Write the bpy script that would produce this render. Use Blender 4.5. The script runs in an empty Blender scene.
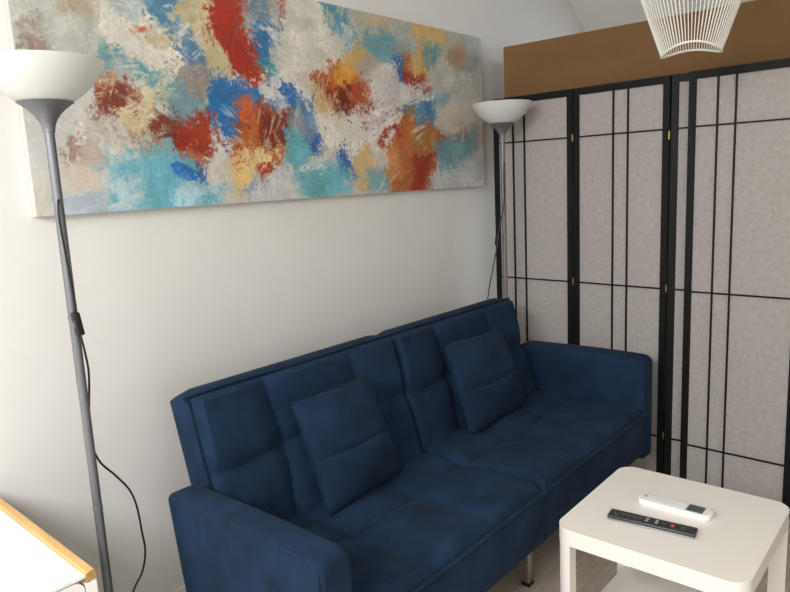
import bpy, bmesh, math, random
import numpy as np
from mathutils import Vector, Matrix

scene = bpy.context.scene
COL = scene.collection
random.seed(7)

# ------------------------------------------------------------------ camera
CAM_R = ((0.64617823, -0.15880651, 0.74648121),
         (-0.76172329, -0.07366156, 0.64370149),
         (-0.04723702, -0.98455801, -0.16856511))
cam_data = bpy.data.cameras.new('camera')
cam_data.sensor_fit = 'HORIZONTAL'
cam_data.sensor_width = 36.0
cam_data.lens = 36.0 * 681.58 / 790.0
cam_data.clip_start = 0.02
cam = bpy.data.objects.new('camera', cam_data)
COL.objects.link(cam)
m = Matrix.Identity(4)
for r in range(3):
    m[r][0] = CAM_R[r][0]; m[r][1] = -CAM_R[r][1]; m[r][2] = -CAM_R[r][2]
m.translation = (0, 0, 1.42)
cam.matrix_world = m
scene.camera = cam

# ------------------------------------------------------------------ light and exposure
world = bpy.data.worlds.new('world')
scene.world = world
world.use_nodes = True
wn = world.node_tree
bg = wn.nodes['Background']
bg.inputs['Color'].default_value = (0.80, 0.90, 1.0, 1)
bg.inputs['Strength'].default_value = 1.0


def area(name, loc, aim, sx, sy, power, col):
    d = bpy.data.lights.new(name, 'AREA')
    d.shape = 'RECTANGLE'; d.size = sx; d.size_y = sy; d.energy = power; d.color = col
    o = bpy.data.objects.new(name, d); COL.objects.link(o)
    o.location = loc
    o.rotation_euler = (Vector(aim) - Vector(loc)).to_track_quat('-Z', 'Y').to_euler()
    return o


# daylight entering by the roof windows in the two slopes; the rear light is added fill behind the camera
area('left_roof_window_daylight', (-1.20, 0.65, 2.10), (-0.20, 0.65, 1.10), 1.7, 0.86, 92, (0.985, 0.99, 1.0))
area('rear_fill_light', (-0.75, -2.14, 1.6), (0.6, 1.6, 1.0), 1.1, 1.1, 20, (0.985, 0.99, 1.0))
area('roof_window_daylight', (4.62, 0.9, 2.02), (3.9, 0.9, 1.3), 0.7, 0.6, 14, (0.74, 0.87, 1.0))

vs = scene.view_settings
vs.view_transform = 'Standard'
vs.look = 'None'
vs.gamma = 1.0
vs.use_curve_mapping = False
vs.exposure = -0.17
scene.cycles.use_denoising = True
scene.cycles.max_bounces = 10
scene.cycles.diffuse_bounces = 6
scene.cycles.sample_clamp_indirect = 8.0


# ------------------------------------------------------------------ materials
def lin(c):
    out = []
    for v in c:
        v = v / 255.0
        out.append(v / 12.92 if v <= 0.04045 else ((v + 0.055) / 1.055) ** 2.4)
    return out


def mat(name, rgb, rough=0.5, metal=0.0, var=0.0, vscale=8.0, bump=0.0, bscale=60.0, sheen=0.0,
        rgb2=None, stretch=(1, 1, 1), spec=None, coat=0.0, bdist=0.002):
    """Principled material, colour varied by object-space noise, optional fine bump."""
    mt = bpy.data.materials.new(name)
    mt.use_nodes = True
    nt = mt.node_tree
    p = nt.nodes['Principled BSDF']
    a = lin(rgb)
    p.inputs['Base Color'].default_value = (*a, 1)
    p.inputs['Roughness'].default_value = rough
    p.inputs['Metallic'].default_value = metal
    if spec is not None:
        p.inputs['Specular IOR Level'].default_value = spec
    if sheen:
        p.inputs['Sheen Weight'].default_value = sheen
        p.inputs['Sheen Roughness'].default_value = 0.45
        p.inputs['Sheen Tint'].default_value = (*[min(1, x * 3 + .1) for x in a], 1)
    if coat:
        p.inputs['Coat Weight'].default_value = coat
    if var or rgb2 or bump:
        tc = nt.nodes.new('ShaderNodeTexCoord')
        mp = nt.nodes.new('ShaderNodeMapping')
        mp.inputs['Scale'].default_value = stretch
        nt.links.new(tc.outputs['Object'], mp.inputs['Vector'])
    if var or rgb2:
        nz = nt.nodes.new('ShaderNodeTexNoise')
        nz.inputs['Scale'].default_value = vscale
        nz.inputs['Detail'].default_value = 6
        nz.inputs['Roughness'].default_value = 0.6
        nt.links.new(mp.outputs['Vector'], nz.inputs['Vector'])
        cr = nt.nodes.new('ShaderNodeValToRGB')
        cr.color_ramp.elements[0].position = 0.3
        cr.color_ramp.elements[1].position = 0.7
        if rgb2:
            b = lin(rgb2); lo, hi = a, b
        else:
            lo = [x * (1 - var) for x in a]; hi = [min(1, x * (1 + var)) for x in a]
        cr.color_ramp.elements[0].color = (*lo, 1)
        cr.color_ramp.elements[1].color = (*hi, 1)
        nt.links.new(nz.outputs['Fac'], cr.inputs['Fac'])
        nt.links.new(cr.outputs['Color'], p.inputs['Base Color'])
    if bump:
        nb = nt.nodes.new('ShaderNodeTexNoise')
        nb.inputs['Scale'].default_value = bscale
        nb.inputs['Detail'].default_value = 4
        nt.links.new(mp.outputs['Vector'], nb.inputs['Vector'])
        bm_ = nt.nodes.new('ShaderNodeBump')
        bm_.inputs['Strength'].default_value = bump
        bm_.inputs['Distance'].default_value = bdist
        nt.links.new(nb.outputs['Fac'], bm_.inputs['Height'])
        nt.links.new(bm_.outputs['Normal'], p.inputs['Normal'])
    return mt


M = {}
M['wall'] = mat('wall_paint', (229, 227, 223), 0.9, var=0.015, vscale=3, bump=0.15, bscale=90)
M['ceiling'] = mat('ceiling_paint', (232, 230, 226), 0.95, bump=0.1, bscale=90)
M['white_trim'] = mat('white_trim', (228, 226, 222), 0.45, bump=0.03, bscale=40)
M['plank'] = mat('laminate', (176, 164, 148), 0.42, rgb2=(204, 193, 178), vscale=5, stretch=(1.2, 14, 1), bump=0.06, bscale=30)
M['sub_floor'] = mat('sub_floor', (70, 62, 54), 0.8, bump=0.05)
M['fabric'] = mat('navy_suede', (15, 31, 50), 0.9, rgb2=(28, 51, 78), vscale=9, bump=0.35, bscale=170, sheen=0.12, spec=0.2)
M['piping'] = mat('navy_piping', (13, 30, 49), 0.9, var=0.1, bump=0.3, bscale=200, sheen=0.15, spec=0.2)
M['chrome'] = mat('brushed_steel', (196, 196, 196), 0.28, 1.0, var=0.06, vscale=30, stretch=(1, 1, 0.1))
M['black_plastic'] = mat('black_plastic', (20, 20, 21), 0.45, bump=0.05, bscale=120)
M['lamp_steel'] = mat('lamp_steel', (122, 124, 128), 0.5, 0.6, var=0.06, vscale=25, stretch=(1, 1, 0.1))
M['black_wood'] = mat('black_lacquer_wood', (11, 11, 12), 0.55, var=0.25, vscale=20, stretch=(1, 1, 0.15), bump=0.06, bscale=60, spec=0.25)
M['brass'] = mat('brass', (206, 184, 124), 0.3, 1.0, var=0.05)
M['brown_board'] = mat('brown_board', (112, 80, 46), 0.8, rgb2=(122, 90, 54), vscale=2.5, stretch=(1, 1, 2.2), bump=0.06, bscale=140)
M['board_edge'] = mat('board_edge', (150, 118, 78), 0.8, var=0.1, vscale=30)
M['white_lacquer'] = mat('white_lacquer', (238, 233, 225), 0.35, var=0.01, bump=0.02, bscale=30)
M['cabinet_white'] = mat('cabinet_white', (240, 238, 234), 0.4, var=0.01, bump=0.02, bscale=30)
M['birch'] = mat('birch_wood', (206, 158, 96), 0.45, rgb2=(226, 184, 124), vscale=6, stretch=(14, 1.5, 14), bump=0.05, bscale=40)
M['birch_end'] = mat('birch_end_grain', (160, 112, 60), 0.6, rgb2=(186, 138, 80), vscale=40, bump=0.05)
M['remote_white'] = mat('remote_white', (236, 234, 230), 0.4, var=0.01)
M['remote_black'] = mat('remote_black', (16, 16, 17), 0.3, var=0.1)
M['remote_silver'] = mat('remote_silver', (178, 178, 182), 0.3, 0.7, var=0.05)
M['key_grey'] = mat('key_grey', (96, 98, 102), 0.5, var=0.05)
M['key_light'] = mat('key_light', (168, 170, 174), 0.5, var=0.05)
M['key_red'] = mat('key_red', (214, 92, 84), 0.5, var=0.05)
M['display'] = mat('lcd_display', (78, 82, 78), 0.2, var=0.1, vscale=60)
M['string_white'] = mat('white_string', (232, 230, 222), 0.7, var=0.03)
M['canvas_edge'] = mat('canvas_edge', (196, 194, 188), 0.85, bump=0.2, bscale=300)
M['bulb'] = mat('bulb_glass', (236, 234, 226), 0.25, var=0.01)
M['gap'] = mat('dark_gap', (70, 68, 66), 0.8, var=0.05)


def translucent(name, rgb, rgb2, t, scale, stretch, rough=0.9, bump=0.25):
    mt = mat(name, rgb, rough, rgb2=rgb2, vscale=scale, stretch=stretch, bump=bump, bscale=130)
    nt = mt.node_tree
    p = nt.nodes['Principled BSDF']; out = nt.nodes['Material Output']
    tr = nt.nodes.new('ShaderNodeBsdfTranslucent')
    src = p.inputs['Base Color'].links[0].from_socket
    nt.links.new(src, tr.inputs['Color'])
    mx = nt.nodes.new('ShaderNodeMixShader'); mx.inputs['Fac'].default_value = t
    nt.links.new(p.outputs['BSDF'], mx.inputs[1]); nt.links.new(tr.outputs['BSDF'], mx.inputs[2])
    nt.links.new(mx.outputs['Shader'], out.inputs['Surface'])
    return mt


M['paper'] = translucent('rice_paper', (182, 176, 172), (202, 196, 192), 0.3, 60, (1, 1, 0.8))
M['opal'] = translucent('opal_shade', (232, 234, 230), (236, 238, 234), 0.35, 3, (1, 1, 1), rough=0.35, bump=0.0 + 0.01)


def clear(name, tint, fac):
    mt = bpy.data.materials.new(name); mt.use_nodes = True
    nt = mt.node_tree; p = nt.nodes['Principled BSDF']; out = nt.nodes['Material Output']
    p.inputs['Base Color'].default_value = (*lin(tint), 1); p.inputs['Roughness'].default_value = 0.15
    tr = nt.nodes.new('ShaderNodeBsdfTransparent')
    mx = nt.nodes.new('ShaderNodeMixShader'); mx.inputs['Fac'].default_value = fac
    nt.links.new(tr.outputs['BSDF'], mx.inputs[1]); nt.links.new(p.outputs['BSDF'], mx.inputs[2])
    nt.links.new(mx.outputs['Shader'], out.inputs['Surface'])
    return mt


M['sleeve'] = clear('clear_plastic_sleeve', (240, 240, 238), 0.025)
M['pane'] = clear('window_glass', (245, 248, 250), 0.06)


# ------------------------------------------------------------------ mesh helpers
def mesh_obj(name, bm, material, parent=None, smooth=False, angle=None):
    me = bpy.data.meshes.new(name)
    bmesh.ops.recalc_face_normals(bm, faces=bm.faces)
    bm.to_mesh(me); bm.free()
    me.materials.append(M[material] if isinstance(material, str) else material)
    if smooth:
        me.polygons.foreach_set('use_smooth', [True] * len(me.polygons))
        if angle:
            me.set_sharp_from_angle(angle=math.radians(angle))
    o = bpy.data.objects.new(name, me); COL.objects.link(o)
    if parent:
        o.parent = parent
    return o


def data_obj(name, verts, faces, material, parent=None, smooth=True, angle=None):
    me = bpy.data.meshes.new(name)
    me.from_pydata(verts, [], faces); me.validate()
    bm = bmesh.new(); bm.from_mesh(me); bpy.data.meshes.remove(me)
    return mesh_obj(name, bm, material, parent, smooth, angle)


def empty(name, loc=(0, 0, 0), rz=0.0):
    o = bpy.data.objects.new(name, None); COL.objects.link(o)
    o.location = loc; o.rotation_euler = (0, 0, rz); o.empty_display_size = 0.1
    return o


def tag(o, label=None, cat=None, group=None, kind=None):
    if label: o['label'] = label
    if cat: o['category'] = cat
    if group: o['group'] = group
    if kind: o['kind'] = kind
    return o


def box(bm, x0, x1, y0, y1, z0, z1, bev=0.0, seg=2):
    vs_ = [bm.verts.new(p) for p in ((x0, y0, z0), (x1, y0, z0), (x1, y1, z0), (x0, y1, z0),
                                     (x0, y0, z1), (x1, y0, z1), (x1, y1, z1), (x0, y1, z1))]
    fs = [bm.faces.new([vs_[i] for i in f]) for f in
          ((0, 3, 2, 1), (4, 5, 6, 7), (0, 1, 5, 4), (1, 2, 6, 5), (2, 3, 7, 6), (3, 0, 4, 7))]
    if bev:
        es = list({e for f in fs for e in f.edges})
        bmesh.ops.bevel(bm, geom=es, offset=bev, segments=seg, affect='EDGES', profile=0.5)


def boxo(name, x0, x1, y0, y1, z0, z1, material, parent=None, bev=0.0, seg=2):
    bm = bmesh.new(); box(bm, x0, x1, y0, y1, z0, z1, bev, seg)
    return mesh_obj(name, bm, material, parent, smooth=bev > 0, angle=40 if bev else None)


def lathe(name, prof, material, parent=None, n=48, loc=(0, 0, 0), closed=False):
    v, f = [], []
    for r, z in prof:
        for k in range(n):
            a = 2 * math.pi * k / n
            v.append((loc[0] + r * math.cos(a), loc[1] + r * math.sin(a), loc[2] + z))
    L = len(prof)
    rng = range(L) if closed else range(L - 1)
    for i in rng:
        j = (i + 1) % L
        for k in range(n):
            k2 = (k + 1) % n
            f.append((i * n + k, i * n + k2, j * n + k2, j * n + k))
    if not closed:
        if prof[0][0] > 1e-5: f.append(tuple(range(n))[::-1])
        if prof[-1][0] > 1e-5: f.append(tuple((L - 1) * n + k for k in range(n)))
    bm = bmesh.new()
    vv = [bm.verts.new(p) for p in v]
    for q in f:
        try: bm.faces.new([vv[i] for i in q])
        except ValueError: pass
    bmesh.ops.remove_doubles(bm, verts=bm.verts, dist=1e-6)
    return mesh_obj(name, bm, material, parent, True, 35)


def spline(pts, per=8):
    """Catmull-Rom through the points."""
    P = [Vector(p) for p in pts]
    P = [P[0] * 2 - P[1]] + P + [P[-1] * 2 - P[-2]]
    out = []
    for i in range(1, len(P) - 2):
        for k in range(per):
            t = k / per
            a, b, c, d = P[i - 1], P[i], P[i + 1], P[i + 2]
            out.append(0.5 * ((2 * b) + (c - a) * t + (2 * a - 5 * b + 4 * c - d) * t * t + (3 * b - a - 3 * c + d) * t ** 3))
    out.append(P[-2])
    return out


def tube_bm(bm, pts, r, n=8, closed=False):
    pts = [Vector(p) for p in pts]
    L = len(pts)
    rings = []
    up = None
    for i, p in enumerate(pts):
        if closed: t = pts[(i + 1) % L] - pts[i - 1]
        else: t = pts[min(i + 1, L - 1)] - pts[max(i - 1, 0)]
        if t.length < 1e-9: t = Vector((0, 0, 1))
        t.normalize()
        if up is None:
            up = Vector((0, 0, 1)) if abs(t.z) < 0.9 else Vector((1, 0, 0))
        a = t.cross(up)
        if a.length < 1e-6: a = t.orthogonal()
        a.normalize(); up = a.cross(t).normalized()
        rings.append([bm.verts.new(p + a * (r * math.cos(2 * math.pi * k / n)) + up * (r * math.sin(2 * math.pi * k / n))) for k in range(n)])
    for i in range(L if closed else L - 1):
        A, B = rings[i], rings[(i + 1) % L]
        for k in range(n):
            bm.faces.new((A[k], A[(k + 1) % n], B[(k + 1) % n], B[k]))
    if not closed:
        bm.faces.new(rings[0][::-1]); bm.faces.new(rings[-1])


def tube(name, pts, r, material, parent=None, n=8, closed=False):
    bm = bmesh.new(); tube_bm(bm, pts, r, n, closed)
    return mesh_obj(name, bm, material, parent, True, 60)


def prism(name, outline, z0, z1, material, parent=None, bev=0.0, angle=35):
    """Vertical prism of an xy outline."""
    bm = bmesh.new()
    a = [bm.verts.new((x, y, z0)) for x, y in outline]
    b = [bm.verts.new((x, y, z1)) for x, y in outline]
    n = len(outline)
    bot = bm.faces.new(a[::-1]); top = bm.faces.new(b)
    for i in range(n):
        bm.faces.new((a[i], a[(i + 1) % n], b[(i + 1) % n], b[i]))
    if bev:
        es = list(top.edges) + list(bot.edges)
        bmesh.ops.bevel(bm, geom=es, offset=bev, segments=3, affect='EDGES', profile=0.5)
    return mesh_obj(name, bm, material, parent, True, angle)


def rrect(x0, x1, y0, y1, r, n=8):
    out = []
    for cx, cy, a0 in ((x1 - r, y1 - r, 0), (x0 + r, y1 - r, 90), (x0 + r, y0 + r, 180), (x1 - r, y0 + r, 270)):
        for k in range(n + 1):
            a = math.radians(a0 + 90 * k / n)
            out.append((cx + r * math.cos(a), cy + r * math.sin(a)))
    return out

# ================================================================== the room
WALL_Y = 2.03
X0, X1, Y0 = -1.7, 5.3, -2.2      # left wall, knee wall under the slope, wall behind the camera
CEIL = 2.6
SLX, SLK = 3.972, 0.768           # where the slope starts, its fall per metre
KNEE = CEIL - (X1 - SLX) * SLK

floor = boxo('floor', X0 - .1, X1 + .1, Y0 - .1, WALL_Y + .1, -0.06, -0.008, 'sub_floor')
tag(floor, 'pale grey-beige laminate floor of long planks', 'floor', kind='structure')
PW, PL, GAP = 0.19, 1.28, 0.0022
plank_mesh = {}
row = 0
yy = WALL_Y
while yy > Y0:
    y1 = yy; y0 = max(yy - PW, Y0)
    x = X0 - ((row * 0.47) % PL)
    while x < X1:
        xa, xb = max(x, X0), min(x + PL, X1)
        if xb - xa > 0.02:
            key = (round(xb - xa, 3), round(y1 - y0, 3))
            if key not in plank_mesh:
                o = boxo('plank', GAP / 2, key[0] - GAP / 2, GAP / 2, key[1] - GAP / 2, -0.008, 0.0, 'plank', floor, 0.0008, 1)
                plank_mesh[key] = o.data
            else:
                o = bpy.data.objects.new('plank', plank_mesh[key]); COL.objects.link(o); o.parent = floor
            o.location = (xa, y0, 0)
        x += PL
    yy -= PW; row += 1

# walls (back and front are five-sided: they follow the slope)
def gable(name, ya, yb, label):
    bm = bmesh.new()
    pts = [(X0 - .1, 0), (X1 + .1, 0), (X1 + .1, KNEE - .05), (SLX, CEIL), (X0 - .1, CEIL)]
    a = [bm.verts.new((x, ya, z)) for x, z in pts]; b = [bm.verts.new((x, yb, z)) for x, z in pts]
    bm.faces.new(a); bm.faces.new(b[::-1])
    for i in range(5): bm.faces.new((a[i], a[(i + 1) % 5], b[(i + 1) % 5], b[i]))
    return tag(mesh_obj(name, bm, 'wall'), label, 'wall', kind='structure')


gable('wall_back', WALL_Y, WALL_Y + 0.1, 'off-white painted wall behind the sofa')
QX0, QX1, QZ0, QZ1 = -1.35, -0.15, 0.98, 2.22  # opening for the added fill window, out of view
bm = bmesh.new()
box(bm, X0 - .1, QX0, Y0 - .1, Y0, 0, CEIL); box(bm, QX1, SLX, Y0 - .1, Y0, 0, CEIL)
box(bm, QX0, QX1, Y0 - .1, Y0, 0, QZ0); box(bm, QX0, QX1, Y0 - .1, Y0, QZ1, CEIL); box(bm, SLX, X1 + .1, Y0 - .1, Y0, 0, KNEE)
pts = [(SLX, KNEE), (X1, KNEE), (SLX, CEIL)]
a = [bm.verts.new((x, Y0 - .1, z)) for x, z in pts]; c_ = [bm.verts.new((x, Y0, z)) for x, z in pts]
bm.faces.new(a); bm.faces.new(c_[::-1])
for i in range(3): bm.faces.new((a[i], a[(i + 1) % 3], c_[(i + 1) % 3], c_[i]))
tag(mesh_obj('wall_front', bm, 'wall'), 'off-white painted wall opposite the sofa', 'wall', kind='structure')
# left knee wall, and the left slope with its roof window opening
LSX, LKN = -0.75, CEIL - (-0.75 - X0)
tag(boxo('wall_left', X0 - .1, X0, Y0, WALL_Y, 0, LKN + .04, 'wall'), 'low off-white knee wall under the left slope', 'wall', kind='structure')
WX0, WX1, WY0, WY1 = -1.53, -0.91, -0.25, 1.55
def left_strip(bm, xa, xb, ya, yb):
    p = [(xa, ya, CEIL - (LSX - xa)), (xb, ya, CEIL - (LSX - xb)), (xb, yb, CEIL - (LSX - xb)), (xa, yb, CEIL - (LSX - xa))]
    lo = [bm.verts.new(q) for q in p]; hi = [bm.verts.new((q[0] - .07, q[1], q[2] + .07)) for q in p]
    bm.faces.new(lo); bm.faces.new(hi[::-1])
    for i in range(4): bm.faces.new((lo[i], lo[(i + 1) % 4], hi[(i + 1) % 4], hi[i]))
bm = bmesh.new()
left_strip(bm, X0 - .02, WX0, Y0, WALL_Y); left_strip(bm, WX1, LSX + .02, Y0, WALL_Y)
left_strip(bm, WX0, WX1, Y0, WY0); left_strip(bm, WX0, WX1, WY1, WALL_Y)
tag(mesh_obj('ceiling_left_slope', bm, 'ceiling'), 'white sloping ceiling that holds the left roof window', 'ceiling', kind='structure')
tag(boxo('wall_right', X1, X1 + .1, Y0, WALL_Y, 0, KNEE - .02, 'wall'), 'low knee wall under the sloping ceiling', 'wall', kind='structure')
bm = bmesh.new()
box(bm, LSX - .02, SLX, Y0 - .1, WALL_Y + .1, CEIL, CEIL + .1)
tag(mesh_obj('ceiling', bm, 'ceiling'), 'flat white ceiling', 'ceiling', kind='structure')
# sloping ceiling with a roof window opening
RY0, RY1 = 0.55, 1.25
RX0, RX1 = 4.42, 4.95
def slope_strip(bm, xa, xb, ya, yb):
    za, zb = CEIL - (xa - SLX) * SLK, CEIL - (xb - SLX) * SLK
    p = [(xa, ya, za), (xb, ya, zb), (xb, yb, zb), (xa, yb, za)]
    lo = [bm.verts.new(q) for q in p]; hi = [bm.verts.new((q[0] + .06, q[1], q[2] + .08)) for q in p]
    bm.faces.new(lo); bm.faces.new(hi[::-1])
    for i in range(4): bm.faces.new((lo[i], lo[(i + 1) % 4], hi[(i + 1) % 4], hi[i]))
bm = bmesh.new()
slope_strip(bm, SLX, RX0, Y0, WALL_Y); slope_strip(bm, RX1, X1 + .02, Y0, WALL_Y)
slope_strip(bm, RX0, RX1, Y0, RY0); slope_strip(bm, RX0, RX1, RY1, WALL_Y)
o = mesh_obj('ceiling_slope', bm, 'ceiling'); tag(o, 'white sloping ceiling above the brown cabinet', 'ceiling', kind='structure')
# skirting
tag(boxo('baseboard_back', X0, X1, WALL_Y - 0.014, WALL_Y, 0, 0.055, 'white_trim', None, 0.003), 'low white skirting board along the wall', 'baseboard', kind='structure')
# window_1: roof window lying in the left slope (local x up the slope, local z out of the roof)
win = empty('window_1', ((WX0 + WX1) / 2 - .035, (WY0 + WY1) / 2, CEIL - (LSX - (WX0 + WX1) / 2) + .035)); win.rotation_euler = (0, -math.pi / 4, 0)
tag(win, 'white framed roof window in the left slope', 'window', kind='structure')
wl, wh = (WX1 - WX0) / 2 * math.sqrt(2), (WY1 - WY0) / 2
bm = bmesh.new()
box(bm, -wl, -wl + .05, -wh, wh, -.03, .03); box(bm, wl - .05, wl, -wh, wh, -.03, .03)
for ya, yb in ((-wh, -wh + .05), (-.03, .03), (wh - .05, wh)): box(bm, -wl + .05, wl - .05, ya, yb, -.03, .03)
mesh_obj('window_frame', bm, 'white_trim', win)
boxo('pane', -wl + .05, wl - .05, -wh + .05, -.03, -.004, .004, 'pane', win)
boxo('pane', -wl + .05, wl - .05, .03, wh - .05, -.004, .004, 'pane', win)
fill_win = empty('fill_window', ((QX0 + QX1) / 2, Y0 - .05, QZ0)); tag(fill_win, 'added white framed fill window opposite the sofa', 'window', kind='structure')  # unseen window added to go with the rear fill light
qw, qh = (QX1 - QX0) / 2, QZ1 - QZ0
bm = bmesh.new()
box(bm, -qw, -qw + .05, -.03, .03, 0, qh); box(bm, qw - .05, qw, -.03, .03, 0, qh)
box(bm, -qw + .05, qw - .05, -.03, .03, 0, .05); box(bm, -qw + .05, qw - .05, -.03, .03, qh - .05, qh)
mesh_obj('window_frame', bm, 'white_trim', fill_win)
boxo('pane', -qw + .05, qw - .05, -.004, .004, .05, qh - .05, 'pane', fill_win)
boxo('fill_window_sill', -qw - .03, qw + .03, .03, .16, -.03, 0.0, 'white_trim', fill_win, 0.004)

# ================================================================== sofa
CX = 1.85                     # middle of the sofa
sofa = empty('sofa', (CX, 1.35, 0))
tag(sofa, 'navy blue tufted fabric sofa bed with low arms and steel legs', 'sofa')
OX, OY = CX, 1.35


def cushion(name, W, D, T, su, sv, amp, edge, parent, res=30, seed=0, pull=0.0, crown=0.0):
    """Box cushion lying flat: x 0..W, y 0..D, top at T, tufted top, rounded rim."""
    rnd = random.Random(seed)
    ph = [rnd.uniform(0, 6.28) for _ in range(6)]
    NU, NV = 3 * res, 2 * res
    us = [i / NU for i in range(NU + 1)]; vs_ = [j / NV for j in range(NV + 1)]
    v = []; f = []
    for b in vs_:
        for a in us:
            # crossings pull the seams towards themselves a little
            x = a * W; y = b * D
            inner = min(x, W - x, y, D - y)
            k = min(1.0, inner / edge)
            rim = 1 - (1 - k) ** 2
            # the outer border of the panel is not sewn down: only inner seams are
            sh_ = pull * math.exp(-((b - sv[0]) / .22) ** 2)
            pu = puff_inner(a - sh_, su, 0.17); pv = puff_inner(b + .012 * math.sin(a * 12), sv, 0.22)
            h = amp * ((pu * pv) ** 0.5 * 0.7 + 0.3 * min(pu, pv))
            wob = 0.0025 * (math.sin(9 * x + ph[0]) * math.sin(11 * y + ph[1]) + math.sin(21 * x + 6 * y + ph[2]) * 0.6)
            h -= 0.012 * max(math.exp(-(((a - sh_ - s_) * W) ** 2 + ((b - sv[0]) * D) ** 2) / .0012) for s_ in su)
            v.append((x, y, T + (h + wob) * rim - 0.016 * (1 - rim)))
    n1 = NU + 1
    for j in range(NV):
        for i in range(NU):
            f.append((j * n1 + i, j * n1 + i + 1, (j + 1) * n1 + i + 1, (j + 1) * n1 + i))
    # sides: rim ring down to the bottom, in three steps with a slight bulge
    ring = [i for i in range(NU + 1)] + [j * n1 + NU for j in range(1, NV + 1)] + [NV * n1 + i for i in range(NU - 1, -1, -1)] + [j * n1 for j in range(NV - 1, 0, -1)]
    cx, cy = W / 2, D / 2
    prev = ring
    for zk, bulge, cr in ((T * 0.78, 0.003, .6), (T * 0.6, 0.004, .92), (T * .42, 0.004, 1.0), (T * 0.2, 0.003, .7), (T * .06, .0, .3), (0.0, -0.004, 0)):
        cur = []
        for idx in ring:
            x, y, z = v[idx]
            dx = bulge * (1 if x > W - 1e-6 else -1 if x < 1e-6 else 0)
            dy = bulge * (1 if y > D - 1e-6 else -1 if y < 1e-6 else 0)
            if y > D - 1e-6: dy += crown * cr * min(1.0, min(x, W - x) / .045) ** .5
            cur.append(len(v)); v.append((x + dx, y + dy, zk))
        L = len(ring)
        for i in range(L):
            f.append((prev[i], prev[(i + 1) % L], cur[(i + 1) % L], cur[i]))
        prev = cur
    f.append(tuple(prev))
    return data_obj(name, v, f, 'fabric', parent, True, 50)


def puff_inner(a, seams, half):
    """0 on a seam, 1 from half a cell away on; the outer edge is no seam."""
    d = min(abs(a - s_) / half for s_ in seams)
    return 1 - (1 - min(1.0, d)) ** 2.4


SEAT_Y0, SEAT_Y1 = 1.0, 1.57
SEAT_Z0, SEAT_Z1 = 0.232, 0.418
HALF = 0.862
for s, sd in ((-1, 1), (1, 2)):
    x0 = -HALF if s < 0 else 0.004
    W = HALF - 0.004
    c = cushion('seat_cushion', W, SEAT_Y1 - SEAT_Y0, SEAT_Z1 - SEAT_Z0, (.335, .67), (.54,), 0.026, 0.035, sofa, seed=sd)
    c.location = (x0, SEAT_Y0 - OY, SEAT_Z0)
    # welt along the front edge and the two sides
    zt = SEAT_Z1 - SEAT_Z0 - 0.013
    D = SEAT_Y1 - SEAT_Y0
    tube('piping', spline([(0.003, D * 0.8, zt), (0.003, D * 0.4, zt), (0.004, 0.03, zt), (0.02, 0.0, zt), (W * .25, -0.003, zt + .003),
                           (W / 2, -0.003, zt + .001), (W * .75, -0.003, zt + .003), (W - 0.02, 0.0, zt), (W - 0.004, 0.03, zt), (W - 0.003, D * .8, zt)], 5), 0.0062, 'fabric', c)

# backrest: two tufted halves leaning back
BACK_TILT = math.radians(15.5)
BT = 0.120
# local frame of a half: x along the sofa, y up along the slope, z out of the front face
bz0 = 0.30
front_top = Vector((0, 1.63, 0.85))
upv = Vector((0, math.sin(BACK_TILT), math.cos(BACK_TILT)))
nrm = Vector((0, -math.cos(BACK_TILT), math.sin(BACK_TILT)))
BL = 0.56
BH = 0.85
for s, sd in ((-1, 3), (1, 4)):
    W = BH - 0.003
    c = cushion('back_cushion', W, BL, BT, (.29, .725), (.60,), 0.028, 0.02, sofa, seed=sd, pull=.03, crown=.017)
    x0 = -BH if s < 0 else 0.003
    org = front_top - upv * BL - nrm * BT
    mm = Matrix.Identity(4)
    for r in range(3):
        mm[r][0] = (1, 0, 0)[r]; mm[r][1] = upv[r]; mm[r][2] = nrm[r]
    mm.translation = (x0, org.y - OY, org.z)
    c.matrix_local = mm
    zt = BT - 0.012
    tube('piping', spline([(0.001, 0.05, zt), (0.001, BL * .5, zt), (0.002, BL - .03, zt), (0.02, BL + .001, zt), (W / 2, BL + 0.001, zt),
                           (W - 0.02, BL + .001, zt), (W - 0.002, BL - .03, zt), (W - .001, BL * .5, zt), (W - .001, 0.05, zt)], 6), 0.0055, 'piping', c)

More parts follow.
